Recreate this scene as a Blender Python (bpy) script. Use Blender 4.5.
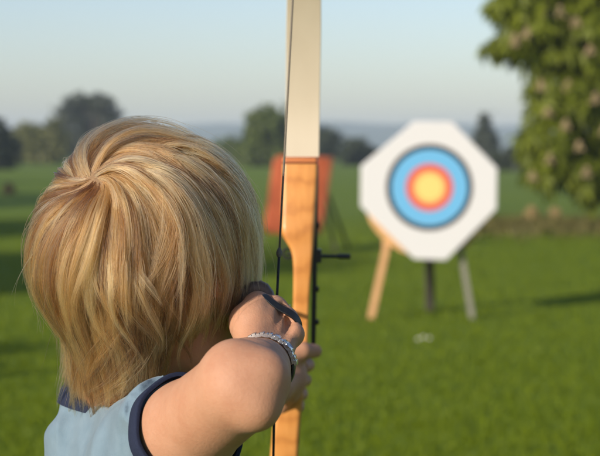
import bpy, bmesh, math, random
import numpy as np
from mathutils import Vector, Matrix, Quaternion
random.seed(7); rng = np.random.default_rng(7)
R = math.radians
for o in list(bpy.data.objects): bpy.data.objects.remove(o)
S = bpy.context.scene
COL = S.collection

# ------------------------------------------------------------------ camera, sky, sun, exposure
H = 1.40                                    # camera height
FPX = 100/36*600
PITCH = math.atan(78/FPX)
cam_d = bpy.data.cameras.new('camera'); cam = bpy.data.objects.new('camera', cam_d); COL.objects.link(cam)
cam_d.lens = 100; cam_d.sensor_width = 36; cam_d.clip_start = .05; cam_d.clip_end = 6000
cam.location = (0, 0, H); cam.rotation_euler = (math.pi/2-PITCH, 0, 0)
cam_d.dof.use_dof = True; cam_d.dof.focus_distance = 1.36; cam_d.dof.aperture_fstop = 10.5
S.camera = cam
SUN_AZ, SUN_EL = R(223), R(16.5)
w = bpy.data.worlds.new('World'); S.world = w; w.use_nodes = True
nt = w.node_tree; bg = nt.nodes['Background']
sky = nt.nodes.new('ShaderNodeTexSky'); sky.sky_type = 'NISHITA'; sky.sun_disc = False
sky.sun_elevation = SUN_EL; sky.sun_rotation = SUN_AZ; sky.air_density = 1.0; sky.dust_density = .9; sky.ozone_density = 1.8
tint = nt.nodes.new('ShaderNodeMixRGB'); tint.blend_type = 'MULTIPLY'; tint.inputs[0].default_value = 1; tint.inputs[2].default_value = (1.01, .98, 1.08, 1)
nt.links.new(sky.outputs[0], tint.inputs[1]); nt.links.new(tint.outputs[0], bg.inputs[0]); bg.inputs[1].default_value = 0.102
sd = bpy.data.lights.new('sun', 'SUN'); sun = bpy.data.objects.new('sun', sd); COL.objects.link(sun)
sd.energy = 4.4; sd.angle = R(.55); sd.color = (1, .91, .80)
to_sun = Vector((math.sin(SUN_AZ)*math.cos(SUN_EL), math.cos(SUN_AZ)*math.cos(SUN_EL), math.sin(SUN_EL)))
sun.rotation_euler = (-to_sun).to_track_quat('-Z', 'Y').to_euler(); sun.location = to_sun*50
S.view_settings.view_transform = 'Standard'; S.view_settings.look = 'None'
S.view_settings.gamma = 1; S.view_settings.use_curve_mapping = False
S.view_settings.exposure = 0.62
S.render.engine = 'CYCLES'
S.cycles.volume_bounces = 1

def P(u, v, d):                              # a point seen at pixel u, v, d metres out
    k = d/(math.cos(PITCH) + (228-v)/FPX*math.sin(PITCH))
    return np.array([(u-300)/FPX*k, d, H + k*((228-v)/FPX*math.cos(PITCH) - math.sin(PITCH))])

# ------------------------------------------------------------------ object helpers
def tag(o, label=None, cat=None, group=None, kind=None):
    if label: o['label'] = label
    if cat: o['category'] = cat
    if group: o['group'] = group
    if kind: o['kind'] = kind
    return o
def empty(name, loc, label, cat, group=None):
    o = bpy.data.objects.new(name, None); COL.objects.link(o); o.location = loc; o.empty_display_size = .1
    return tag(o, label, cat, group)
def link(name, me, mat, parent=None, smooth=True):
    o = bpy.data.objects.new(name, me); COL.objects.link(o)
    if mat and not me.materials: me.materials.append(mat)
    if smooth and len(me.polygons): me.polygons.foreach_set('use_smooth', np.ones(len(me.polygons), bool))
    if parent:
        o.parent = parent
        top = parent; off = Vector((0, 0, 0))
        while top: off += top.location; top = top.parent
        o.location = -off                    # meshes are modelled in world space
    return o
def mesh_np(name, verts, faces):
    me = bpy.data.meshes.new(name)
    verts = np.asarray(verts, np.float32); faces = np.asarray(faces, np.int32)
    me.vertices.add(len(verts)); me.vertices.foreach_set('co', verts.ravel())
    n, k = faces.shape
    me.loops.add(n*k); me.loops.foreach_set('vertex_index', faces.ravel())
    me.polygons.add(n); me.polygons.foreach_set('loop_start', np.arange(0, n*k, k, dtype=np.int32))
    me.update(calc_edges=True); me.validate()
    return me
class MB:                                    # collects shapes into one mesh
    def __init__(s): s.v = []; s.f = []
    def ring_loft(s, rings, cap=True):
        b = len(s.v); n = len(rings[0])
        for r in rings: s.v += [tuple(p) for p in r]
        for i in range(len(rings)-1):
            for j in range(n):
                s.f.append((b+i*n+j, b+i*n+(j+1) % n, b+(i+1)*n+(j+1) % n, b+(i+1)*n+j))
        if cap:
            s.f.append(tuple(b+j for j in range(n))[::-1]); s.f.append(tuple(b+(len(rings)-1)*n+j for j in range(n)))
    def tube(s, pts, rad, seg=10, flat=None):
        pts = [Vector(p) for p in pts]; rings = []
        rad = rad if hasattr(rad, '__len__') else [rad]*len(pts)
        up = None
        for i, p in enumerate(pts):
            t = (pts[min(i+1, len(pts)-1)]-pts[max(i-1, 0)]).normalized()
            if up is None: up = t.orthogonal().normalized()
            up = (up - t*up.dot(t)).normalized(); sd_ = t.cross(up)
            rings.append([p + up*math.cos(a)*rad[i] + sd_*math.sin(a)*rad[i] for a in [2*math.pi*j/seg for j in range(seg)]])
        s.ring_loft(rings)
    def strap(s, pts, normals, width, thick):
        rings = []; pts = [Vector(p) for p in pts]
        for i, p in enumerate(pts):
            t = (pts[min(i+1, len(pts)-1)]-pts[max(i-1, 0)]).normalized()
            n = Vector(normals[i]); n = (n-t*n.dot(t)).normalized(); sd_ = t.cross(n)
            rr = []
            for (a, b) in ((-1, -.6), (-.9, -1), (.9, -1), (1, -.6), (1, .6), (.9, 1), (-.9, 1), (-1, .6)):
                rr.append(p + sd_*a*width/2 + n*b*thick/2)
            rings.append(rr)
        s.ring_loft(rings)
    def box(s, c, x, y, z):                  # centre and three half-vectors
        c, x, y, z = map(Vector, (c, x, y, z))
        rings = []
        for (k, q) in ((-1, .86), (-.86, 1), (.86, 1), (1, .86)):
            rr = []
            for (a, b) in ((-1, -.9), (-.9, -1), (.9, -1), (1, -.9), (1, .9), (.9, 1), (-.9, 1), (-1, .9)):
                rr.append(c + x*a*q + y*b*q + z*k)
            rings.append(rr)
        s.ring_loft(rings)
    def build(s, name, mat, parent=None, smooth=True, angle=40):
        me = bpy.data.meshes.new(name); me.from_pydata(s.v, [], s.f)
        bm = bmesh.new(); bm.from_mesh(me); bmesh.ops.recalc_face_normals(bm, faces=bm.faces)
        if smooth:
            for e in bm.edges:
                if len(e.link_faces) == 2 and e.calc_face_angle(0) > R(angle): e.smooth = False
        bm.to_mesh(me); bm.free()
        return link(name, me, mat, parent, smooth)

# ------------------------------------------------------------------ material helpers
def mat(name, col=(.5, .5, .5), rough=.6, metal=0, spec=.5):
    m = bpy.data.materials.new(name); m.use_nodes = True
    b = m.node_tree.nodes['Principled BSDF']
    b.inputs['Base Color'].default_value = (*col, 1); b.inputs['Roughness'].default_value = rough
    b.inputs['Metallic'].default_value = metal; b.inputs['Specular IOR Level'].default_value = spec
    return m, m.node_tree, b
def N(t, kind, **kw):
    n = t.nodes.new(kind)
    for k, v in kw.items():
        if k in n.inputs: n.inputs[k].default_value = v
        else: setattr(n, k, v)
    return n
def coords(t, scale=(1, 1, 1), out='Object'):
    c = N(t, 'ShaderNodeTexCoord'); m = N(t, 'ShaderNodeMapping'); m.inputs['Scale'].default_value = scale
    t.links.new(c.outputs[out], m.inputs[0]); return m.outputs[0]
def ramp(t, fac, stops, interp='LINEAR'):
    r = N(t, 'ShaderNodeValToRGB'); cr = r.color_ramp; cr.interpolation = interp
    while len(cr.elements) < len(stops): cr.elements.new(.5)
    for e, (p, c) in zip(cr.elements, stops): e.position = p; e.color = (*c, 1)
    t.links.new(fac, r.inputs[0]); return r.outputs[0]
def noise(t, vec, scale, detail=4, rough=.55):
    n = N(t, 'ShaderNodeTexNoise', Scale=scale, Detail=detail, Roughness=rough); t.links.new(vec, n.inputs['Vector']); return n.outputs['Fac']
def bump(t, b, h, strength=.2, dist=.01):
    n = N(t, 'ShaderNodeBump', Strength=strength, Distance=dist); t.links.new(h, n.inputs['Height']); t.links.new(n.outputs[0], b.inputs['Normal'])
def noisy(name, c1, c2, scale, rough=.7, scl=(1, 1, 1), bs=.15, bd=.003, detail=5, **kw):
    m, t, b = mat(name, c1, rough, **kw)
    f = noise(t, coords(t, scl), scale, detail)
    t.links.new(ramp(t, f, [(.3, c1), (.7, c2)]), b.inputs['Base Color'])
    if bs: bump(t, b, f, bs, bd)
    return m

# ------------------------------------------------------------------ the ground, hills, haze
m_ground, t, b = mat('grass_ground', (.06, .1, .02), .9, spec=.2)
v = coords(t)
f1 = noise(t, v, .35, 5); f2 = noise(t, v, 9, 6); f3 = noise(t, v, 120, 3)
c = N(t, 'ShaderNodeMixRGB', blend_type='MIX'); c.inputs[0].default_value = .5
t.links.new(ramp(t, f1, [(.35, (.098, .158, .003)), (.65, (.140, .192, .004))]), c.inputs[1])
t.links.new(ramp(t, f2, [(.3, (.098, .155, .003)), (.7, (.138, .188, .005))]), c.inputs[2])
t.links.new(c.outputs[0], b.inputs['Base Color'])
mm = N(t, 'ShaderNodeMath', operation='ADD'); t.links.new(f2, mm.inputs[0]); t.links.new(f3, mm.inputs[1])
bump(t, b, mm.outputs[0], .22, .02)
def ground():
    xs = np.concatenate([np.linspace(-2500, -60, 14), np.linspace(-50, 50, 51), np.linspace(60, 2500, 14)])
    ys = np.concatenate([np.linspace(-400, -20, 8), np.linspace(-10, 60, 36), np.linspace(75, 260, 20), np.linspace(300, 2500, 14)])
    X, Y = np.meshgrid(xs, ys, indexing='ij')
    Z = .05*np.sin(X*.31+1)*np.sin(Y*.23)*np.clip((Y-20)/30, 0, 1)*np.clip((200-Y)/60, 0, 1)
    V = np.stack([X, Y, Z], -1).reshape(-1, 3)
    nx, ny = X.shape; i, j = np.meshgrid(np.arange(nx-1), np.arange(ny-1), indexing='ij'); a = (i*ny+j).ravel()
    return tag(link('ground', mesh_np('ground', V, np.stack([a, a+ny, a+ny+1, a+1], -1)), m_ground), kind='structure')
ground()
m_hill = noisy('hill_woods', (.035, .05, .02), (.08, .10, .04), .02, .9, bs=.0)
def hills():
    xs = np.linspace(-1500, 1500, 241); ys = np.linspace(0, 1, 16)
    X, T = np.meshgrid(xs, ys, indexing='ij'); Y = 1450 + 400*T
    ridge = 27 + 4.5*np.sin(xs*.0045+.6) + 2.4*np.sin(xs*.012+2) + 1.0*np.sin(xs*.05) + .5*rng.random(len(xs))
    Z = ridge[:, None]*np.sin(T*math.pi*.5)**1.2 + rng.random(X.shape)*.7 - .5
    V = np.stack([X, Y, Z], -1).reshape(-1, 3); nx, ny = X.shape
    i, j = np.meshgrid(np.arange(nx-1), np.arange(ny-1), indexing='ij'); a = (i*ny+j).ravel()
    return tag(link('hills', mesh_np('hills', V, np.stack([a, a+ny, a+ny+1, a+1], -1)), m_hill), kind='structure')
hills()
m_haze = bpy.data.materials.new('haze_air'); m_haze.use_nodes = True; t = m_haze.node_tree; t.nodes.remove(t.nodes['Principled BSDF'])
pv = N(t, 'ShaderNodeVolumePrincipled'); pv.inputs['Color'].default_value = (.58, .68, .82, 1); pv.inputs['Density'].default_value = .00058
pv.inputs['Anisotropy'].default_value = .0
t.links.new(pv.outputs[0], t.nodes['Material Output'].inputs['Volume'])
hz = MB()
def plainbox(mb, x0, x1, y0, y1, z0, z1):
    b0 = len(mb.v); mb.v += [(x, y, z) for z in (z0, z1) for (x, y) in ((x0, y0), (x1, y0), (x1, y1), (x0, y1))]
    mb.f += [tuple(b0+i for i in q) for q in ((3, 2, 1, 0), (4, 5, 6, 7), (0, 1, 5, 4), (1, 2, 6, 5), (2, 3, 7, 6), (3, 0, 4, 7))]
plainbox(hz, -2600, 2600, -500, 2600, -2, 40)
tag(hz.build('haze', m_haze, smooth=False), kind='stuff')

# ------------------------------------------------------------------ signed distance modelling
class Field:
    def __init__(s, lo, hi, h):
        s.lo = np.array(lo, float); s.h = h; s.n = np.ceil((np.array(hi)-s.lo)/h).astype(int)+1
        s.d = np.full(s.n, .5, np.float32)
    def sub(s, lo, hi):
        a = np.clip(np.floor((lo-s.lo)/s.h).astype(int), 0, s.n); b_ = np.clip(np.ceil((hi-s.lo)/s.h).astype(int)+1, 0, s.n)
        if np.any(b_ <= a): return None
        sl = tuple(slice(i, j) for i, j in zip(a, b_))
        g = [(np.arange(i, j)*s.h+o).astype(np.float32) for i, j, o in zip(a, b_, s.lo)]
        return sl, g[0][:, None, None], g[1][None, :, None], g[2][None, None, :]
    def op(s, q, dist, k, mode):
        a = s.d[q]
        if mode == 'add':
            if k > 0:
                hh = np.maximum(k-np.abs(a-dist), 0)/k; s.d[q] = np.minimum(a, dist)-hh*hh*k*.25
            else: s.d[q] = np.minimum(a, dist)
        else:
            nb = -dist
            if k > 0:
                hh = np.maximum(k-np.abs(a-nb), 0)/k; s.d[q] = np.maximum(a, nb)+hh*hh*k*.25
            else: s.d[q] = np.maximum(a, nb)
    def cone(s, a, b, ra, rb, k=.01, mode='add'):
        a = np.array(a, float); b = np.array(b, float); m = max(ra, rb)+2*k+2*s.h
        r = s.sub(np.minimum(a, b)-m, np.maximum(a, b)+m)
        if r is None: return s
        q, X, Y, Z = r; ab = b-a; L = max(ab@ab, 1e-9)
        tt = np.clip(((X-a[0])*ab[0]+(Y-a[1])*ab[1]+(Z-a[2])*ab[2])/L, 0, 1)
        dd = np.sqrt((X-a[0]-tt*ab[0])**2+(Y-a[1]-tt*ab[1])**2+(Z-a[2]-tt*ab[2])**2)-(ra+tt*(rb-ra))
        s.op(q, dd, k, mode); return s
    def ell(s, c, rad, M=np.eye(3), k=.01, mode='add'):   # M columns = local axes
        c = np.array(c, float); m = max(rad)+2*k+2*s.h
        r = s.sub(c-m, c+m)
        if r is None: return s
        q, X, Y, Z = r; X = X-c[0]; Y = Y-c[1]; Z = Z-c[2]
        l = [(X*M[0, i]+Y*M[1, i]+Z*M[2, i]) for i in range(3)]
        k0 = np.sqrt(sum((l[i]/rad[i])**2 for i in range(3))); k1 = np.sqrt(sum((l[i]/rad[i]**2)**2 for i in range(3)))
        s.op(q, k0*(k0-1)/np.maximum(k1, 1e-6), k, mode); return s
    def half(s, p, n):                        # keep the side n points away from
        q, X, Y, Z = s.sub(s.lo, s.lo+s.n*s.h); n = np.array(n, float); n = n/np.linalg.norm(n)
        s.d = np.maximum(s.d, ((X-p[0])*n[0]+(Y-p[1])*n[1]+(Z-p[2])*n[2]).astype(np.float32)); return s
    def displace(s, fn):
        q, X, Y, Z = s.sub(s.lo, s.lo+s.n*s.h); s.d = (s.d+fn(X, Y, Z)).astype(np.float32); return s
    def mesh(s, name):
        d = s.d; sg = d < 0; nx, ny, nz = d.shape
        c = np.zeros((nx-1, ny-1, nz-1), np.uint8)
        for i in (0, 1):
            for j in (0, 1):
                for k in (0, 1): c += sg[i:nx-1+i, j:ny-1+j, k:nz-1+k]
        act = (c > 0) & (c < 8); idx = np.full(c.shape, -1, np.int32); idx[act] = np.arange(act.sum())
        cells = np.argwhere(act); acc = np.zeros((len(cells), 3)); cnt = np.zeros(len(cells))
        cor = [(i, j, k) for i in (0, 1) for j in (0, 1) for k in (0, 1)]
        D = {o: d[cells[:, 0]+o[0], cells[:, 1]+o[1], cells[:, 2]+o[2]] for o in cor}
        for a in cor:
            for ax in range(3):
                if a[ax]: continue
                e = list(a); e[ax] = 1; e = tuple(e); da, db = D[a], D[e]; m = (da < 0) != (db < 0)
                tt = da[m]/(da[m]-db[m]); p = np.tile(np.array(a, float), (m.sum(), 1)); p[:, ax] = tt
                acc[m] += p; cnt[m] += 1
        V = (cells+acc/cnt[:, None])*s.h+s.lo
        F = []
        for ax in range(3):
            o1, o2 = [(1, 2), (2, 0), (0, 1)][ax]
            a = [slice(None)]*3; e = [slice(None)]*3; a[ax] = slice(0, -1); e[ax] = slice(1, None)
            ch = np.argwhere(sg[tuple(a)] != sg[tuple(e)])
            ch = ch[(ch[:, o1] > 0) & (ch[:, o2] > 0) & (ch[:, o1] < d.shape[o1]-1) & (ch[:, o2] < d.shape[o2]-1)]
            if not len(ch): continue
            inside = sg[ch[:, 0], ch[:, 1], ch[:, 2]]
            def cell(p, q):
                cc = ch.copy(); cc[:, o1] -= p; cc[:, o2] -= q; return idx[cc[:, 0], cc[:, 1], cc[:, 2]]
            qd = np.stack([cell(1, 1), cell(0, 1), cell(0, 0), cell(1, 0)], -1)
            qd[~inside] = qd[~inside][:, ::-1]; F.append(qd)
        F = np.concatenate(F); F = F[(F >= 0).all(1)]
        # two light smoothing passes over the quad edges
        for lam in (.5, -.45, .5, -.45):
            A = np.zeros_like(V); n_ = np.zeros(len(V))
            for i in range(4):
                p, q = F[:, i], F[:, (i+1) % 4]
                for x in range(3): A[:, x] += np.bincount(p, V[q, x], len(V)) + np.bincount(q, V[p, x], len(V))
                n_ += np.bincount(p, minlength=len(V)) + np.bincount(q, minlength=len(V))
            V = V + lam*(A/np.maximum(n_, 1)[:, None]-V)
        return mesh_np(name, V, F)
def nrm(a): a = np.array(a, float); return a/np.linalg.norm(a)

# ------------------------------------------------------------------ the child: joints
HC = P(147, 250, 1.43)                       # middle of the skull
YAW = R(25)
hf = nrm([math.sin(YAW), math.cos(YAW), -.06]); hr = nrm(np.cross(hf, [-.05, 0, 1])); hu = np.cross(hr, hf)
HM = np.stack([hr, hf, hu], 1)               # columns right, forward, up
def hp(x, y, z): return HC + HM @ np.array([x, y, z])
NB = P(124, 412, 1.475)                      # foot of the neck
def Q(u, v, d): return P(u, v, d+.016)       # the drawing hand, the tab and the string
RS = P(150, 453, 1.365); CUFF = P(189, 429, 1.285); EL = P(241, 387, 1.212); WR = Q(263, 366, 1.325)
LS = np.array([NB[0]-.030, NB[1]+.150, NB[2]-.058]); LEL = P(196, 404, 1.79); LWR = P(273, 388, 1.945)
TC = np.array([NB[0]+.030, NB[1]+.03, H-.37])           # chest
SA = nrm((LS-RS)*[1, 1, 0]); CF = np.array([SA[1], -SA[0], 0]); TM = np.stack([SA, CF, [0, 0, 1]], 1)
HIP = np.array([TC[0]-.0, TC[1]+.01, .73])

# ------------------------------------------------------------------ materials of the child
m_skin, t, b = mat('skin', (.56, .34, .235), .58, spec=.28)
v = coords(t); f1 = noise(t, v, 34, 8, .74); f2 = noise(t, v, 420, 5, .7)
t.links.new(ramp(t, f1, [(.25, (.355, .165, .094)), (.5, (.40, .208, .124)), (.75, (.435, .240, .152))]), b.inputs['Base Color'])
b.inputs['Subsurface Weight'].default_value = .2; b.inputs['Subsurface Radius'].default_value = (1, .35, .18); b.inputs['Subsurface Scale'].default_value = .004
bump(t, b, f2, .38, .0012)
m_shirt, t, b = mat('pale_blue_jersey', (.30, .45, .53), .9, spec=.15)
v = coords(t); f1 = noise(t, v, 60, 5); f2 = noise(t, coords(t, (1, 1, 1)), 1500, 2)
t.links.new(ramp(t, f1, [(.3, (.120, .178, .222)), (.7, (.145, .208, .255))]), b.inputs['Base Color'])
b.inputs['Sheen Weight'].default_value = .15; 
fw = N(t, 'ShaderNodeTexWave', Scale=14, Distortion=5.0, Detail=3.0); fw.inputs['Detail Scale'].default_value = 1.0; fw.wave_profile = 'SIN'
t.links.new(coords(t, (1, .4, -.75)), fw.inputs['Vector'])
fs = N(t, 'ShaderNodeMath', operation='MULTIPLY_ADD'); fs.inputs[1].default_value = .10; t.links.new(f2, fs.inputs[0]); t.links.new(fw.outputs['Fac'], fs.inputs[2])
bump(t, b, fs.outputs[0], .6, .007)
m_navy = noisy('navy_rib', (.012, .016, .034), (.020, .026, .050), 900, .9, bs=.3, bd=.0006, spec=.15)
m_jean = noisy('denim', (.03, .045, .09), (.05, .07, .13), 300, .9, bs=.2, bd=.001, spec=.15)
m_shoe = noisy('shoe_leather', (.03, .03, .03), (.06, .06, .06), 60, .5)
m_sole = noisy('shoe_rubber', (.6, .58, .55), (.7, .68, .65), 60, .7)
m_eye, _, _ = mat('eye', (.7, .7, .68), .15)
m_iris, _, _ = mat('iris', (.05, .10, .16), .1)

# ------------------------------------------------------------------ the child: body
boy = empty('person', (float(HIP[0]), float(HIP[1]), 0), 'blond child in a pale blue t-shirt with navy trim drawing a bow', 'person')
B = Field((-.42, 1.0, .90), (.10, 2.10, 1.46), .0024)
# head
B.ell(hp(0, -.004, .012), (.070, .091, .082), HM, 0)
B.ell(hp(0, .033, -.045), (.053, .056, .066), HM, .03)
B.ell(hp(0, .066, -.098), (.022, .018, .017), HM, .03)
for sx in (-1, 1):
    B.ell(hp(sx*.036, .052, -.045), (.024, .026, .024), HM, .03)
    B.ell(hp(sx*.046, .02, -.082), (.014, .022, .022), HM, .03)
B.ell(hp(0, .077, .018), (.046, .018, .012), HM, .02)
for sx in (-1, 1): B.ell(hp(sx*.031, .093, -.008), (.015, .010, .009), HM, .012, 'cut')
B.cone(hp(0, .088, -.005), hp(0, .104, -.036), .007, .010, .014)
for sx in (-1, 1): B.ell(hp(sx*.010, .094, -.039), (.007, .008, .006), HM, .008)
B.ell(hp(0, .086, -.066), (.020, .009, .005), HM, .006); B.ell(hp(0, .084, -.075), (.017, .009, .005), HM, .006)
for sx in (-1, 1):
    EM = HM @ np.array(Matrix.Rotation(R(-12), 3, 'X')) @ np.array(Matrix.Rotation(R(sx*18), 3, 'Z'))
    B.ell(hp(sx*.0735, -.008, -.016), (.008, .017, .027), EM, .004)
    B.ell(hp(sx*.082, -.004, -.014), (.006, .009, .016), EM, .004, 'cut')
    B.ell(hp(sx*.072, .0, -.039), (.006, .008, .010), EM, .004)
# neck, trapezius, torso
B.cone(hp(0, -.022, -.045), NB, .041, .043, .03)
NL_ = NB-np.array([0, 0, .028])
B.cone(NL_, RS+[0, 0, .005], .030, .030, .015); B.cone(NL_, LS+[0, 0, .005], .030, .030, .015)
B.ell(TC, (.115, .062, .15), TM, .03); B.cone(TC-[0, 0, .1], HIP, .075, .08, .03)
# right arm
B.cone(RS, CUFF, .0375, .0360, .01); B.cone(CUFF, EL, .0360, .0318, .012)
fa = WR-EL
B.cone(EL, EL+fa*.35, .0245, .0290, .016); B.cone(EL+fa*.35, EL+fa*.78, .0290, .0228, .012); B.cone(EL+fa*.78, WR, .0228, .0208, .012)
for q_, r_ in ((P(268, 373, 1.203), .0135), (P(258, 409, 1.196), .0130), (P(232, 366, 1.215), .015)): B.ell(q_, (r_, r_, r_), k=.016)   # the bony points of the elbow
# right hand
kn = {'index': Q(257, 307, 1.390), 'middle': Q(273, 311, 1.394), 'ring': Q(284, 322, 1.390), 'little': Q(291, 336, 1.380)}
pip = {'index': Q(264, 301, 1.430), 'middle': Q(277, 309, 1.436), 'ring': Q(286, 321, 1.430), 'little': Q(291, 336, 1.410)}
dip = {'index': Q(260, 302, 1.447), 'middle': Q(271, 311, 1.453), 'ring': Q(283, 320, 1.447), 'little': Q(289, 338, 1.424)}
tip = {'index': Q(248, 300, 1.443), 'middle': Q(259, 309, 1.449), 'ring': Q(268, 323, 1.443), 'little': Q(279, 340, 1.420)}
wb = WR + nrm(fa)*.010
B.cone(WR, wb, .0212, .019, .01)
for i, k_ in enumerate(('index', 'middle', 'ring', 'little')):
    r0 = (.0092, .0092, .0088, .0078)[i]
    base = wb + (kn[k_]-kn['middle'])*.42
    B.cone(base, kn[k_], .0108, r0-.0002, .0040)
    B.ell(kn[k_]+np.array([.001, -.003, .002]), (r0+.0030,)*3, k=.0045)
    B.cone(base*.3+kn[k_]*.7+[0, -.0078, .005], kn[k_]+[0, -.0085, .005], .0034, .0042, .005)   # tendon
    B.cone(kn[k_], pip[k_], r0, r0*.9, .003); B.cone(pip[k_], dip[k_], r0*.9, r0*.82, .003); B.cone(dip[k_], tip[k_], r0*.82, r0*.68, .003)
for p_, q_ in (('index', 'middle'), ('middle', 'ring'), ('ring', 'little')):      # hollows between the knuckles
    g1 = (kn[p_]+kn[q_])/2+[.001, -.0135, .0075]; B.cone(g1+[0, .007, 0], g1-(kn['middle']-wb)*.30, .0032, .0018, .006, 'cut')
B.cone(wb+[-.006, 0, -.004], Q(245, 323, 1.372), .0135, .0112, .012)             # ball of the thumb
B.cone(Q(246, 323, 1.372), Q(243, 317, 1.400), .0106, .0092, .006); B.cone(Q(243, 317, 1.400), Q(249, 321, 1.424), .0092, .0075, .003)
B.ell(Q(254, 324, 1.375), (.016, .014, .017), k=.014)
# left arm and hand on the grip
B.cone(LS, LEL, .035, .0305, .02); B.cone(LEL, LEL+(LWR-LEL)*.35, .031, .032, .012); B.cone(LEL+(LWR-LEL)*.35, LWR, .032, .021, .012)
BOWY = 2.02
B.cone(LWR, P(290, 378, 1.985), .020, .019, .012)
hk = P(289, 372, 1.99)
B.ell(hk, (.019, .020, .034), k=.012)
# thumb lies across the throat of the grip to the right, fingers wrap round the front and show their tips on the right
B.cone(P(287, 358, 1.972), P(302, 351, 1.980), .0125, .0105, .008); B.cone(P(302, 351, 1.980), P(315, 351, 1.996), .0105, .0085, .004)
for j, (vv, rr) in enumerate(((362, .0092), (377, .0092), (391, .0090), (404, .0080))):
    a0 = P(281, vv+2, 2.005); a1 = P(285, vv-2, 2.065); a2 = P(301-j, vv, 2.066); a3 = P(308-j*3.2, vv+3, 2.040); a4 = P(304-j*3.5, vv+5, 2.014)
    B.cone(hk+[0, 0, (375-vv)*.0009], a0, .0125, rr+.0015, .008); B.cone(a0, a1, rr+.0012, rr, .003); B.cone(a1, a2, rr, rr*.95, .003); B.cone(a2, a3, rr*.95, rr*.85, .003); B.cone(a3, a4, rr*.85, rr*.7, .003)
body_me = B.mesh('body'); del B
body = link('body', body_me, m_skin, boy)
for sx in (-1, 1):
    e = MB(); c0 = hp(sx*.031, .0805, -.008)
    e.ring_loft([[c0 + HM @ np.array([math.cos(a)*math.sin(q), math.cos(q), math.sin(a)*math.sin(q)])*.0105 for a in np.linspace(0, 2*math.pi, 16, endpoint=False)] for q in np.linspace(.05, 3.09, 12)])
    eo = e.build('eye', m_eye, boy)
    e = MB(); e.ring_loft([[c0 + HM @ np.array([math.cos(a)*math.sin(q)*.0108, math.cos(q)*.0108, math.sin(a)*math.sin(q)*.0108]) for a in np.linspace(0, 2*math.pi, 16, endpoint=False)] for q in np.linspace(.03, .5, 5)])
    e.build('iris', m_iris, eo)

# ------------------------------------------------------------------ clothing
def wrinkle(X, Y, Z):
    a = X*.5+Y*.35+Z*.9
    return -.0022*np.sin(a*95+2.2*np.sin(X*23+Z*11)+1.7*np.sin(Y*31)) - .0018*np.sin((X*.9-Z*.5+Y*.4)*140+2*np.sin(Z*30+Y*9)) - .0022*np.sin((Z+Y*.6)*60+3*np.sin(X*28)) - .0026*np.maximum(np.sin((X*.75-Z*.6+Y*.2)*115+2.6*np.sin(Z*17+X*9)), 0)**2
def shirt_field(h, extra=0):
    F = Field((-.37, 1.18, .66), (.06, 1.90, 1.27), h)
    F.cone(NL_-[0, 0, .008], RS+[0, 0, .004], .044+extra, .0475+extra, 0); F.cone(NL_-[0, 0, .008], LS+[0, 0, .0], .040+extra, .042+extra, .025)
    F.ell(TC, (.132+extra, .086+extra, .172+extra), TM, .05)
    F.ell(TC+np.array([.05, -.02, -.05]), (.085, .07, .12), TM, .04)
    F.cone(TC-[0, 0, .1], HIP+[0, 0, .06], .090+extra, .118+extra, .04); F.ell(HIP-[0, 0, .02], (.140, .118, .12), TM, .04)
    return F
ax_r = nrm(EL-CUFF); ax_l = nrm(LEL-LS); lcuff = LS+ax_l*.13
CUR = CUFF; CC = P(119, 398, 1.478); cd = nrm(np.array([0, 0, 1.])+CF*.20)
F = shirt_field(.003)
F.cone(CC-cd*.06, CC+cd*.004, .053, .0505, .025); F.cone(RS, CUR, .0455, .0450, .015); F.cone(CUR, CUR+ax_r*.03, .045, .045, .005); F.cone(LS, lcuff+ax_l*.03, .047, .047, .02)
F.displace(wrinkle)
F.half(HIP-[0, 0, .03], (0, 0, -1))
# cut the sleeves off square and hollow them
def slab_cut(F, p, n, c, rad, ln=.08):        # remove a cylinder-like end beyond p
    q = F.sub(np.array(p)-ln-rad, np.array(p)+ln+rad)
    sl, X, Y, Z = q; n = np.array(n)
    h_ = (X-p[0])*n[0]+(Y-p[1])*n[1]+(Z-p[2])*n[2]
    rr = np.sqrt(np.maximum((X-p[0])**2+(Y-p[1])**2+(Z-p[2])**2-h_**2, 0))
    cut = np.maximum(-h_, rr-rad)
    F.d[sl] = np.maximum(F.d[sl], -cut)
slab_cut(F, CUR-ax_r*.009, ax_r, None, .066); slab_cut(F, lcuff, ax_l, None, .075)
def cinch(F, p, n, width, rmax, rlim):
    q = F.sub(np.array(p)-.09, np.array(p)+.09); sl, X, Y, Z = q
    h_ = (X-p[0])*n[0]+(Y-p[1])*n[1]+(Z-p[2])*n[2]; rr = np.sqrt(np.maximum((X-p[0])**2+(Y-p[1])**2+(Z-p[2])**2-h_**2, 0))
    m_ = (h_ > -width) & (rr < rlim); F.d[sl] = np.where(m_, np.maximum(F.d[sl], rr-rmax), F.d[sl])
cinch(F, CUR, ax_r, .0185, .0445, .062)
F.cone(CUR-ax_r*.022, CUR+ax_r*.05, .030, .0425, 0, 'cut'); F.cone(LS+ax_l*.06, lcuff+ax_l*.05, .040, .0425, 0, 'cut')
slab_cut(F, CC-cd*.001, cd, None, .075); F.cone(CC-cd*.01, CC+cd*.15, .0465, .0465, .002, 'cut')
shirt = link('t_shirt', F.mesh('t_shirt'), m_shirt, boy)
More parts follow.
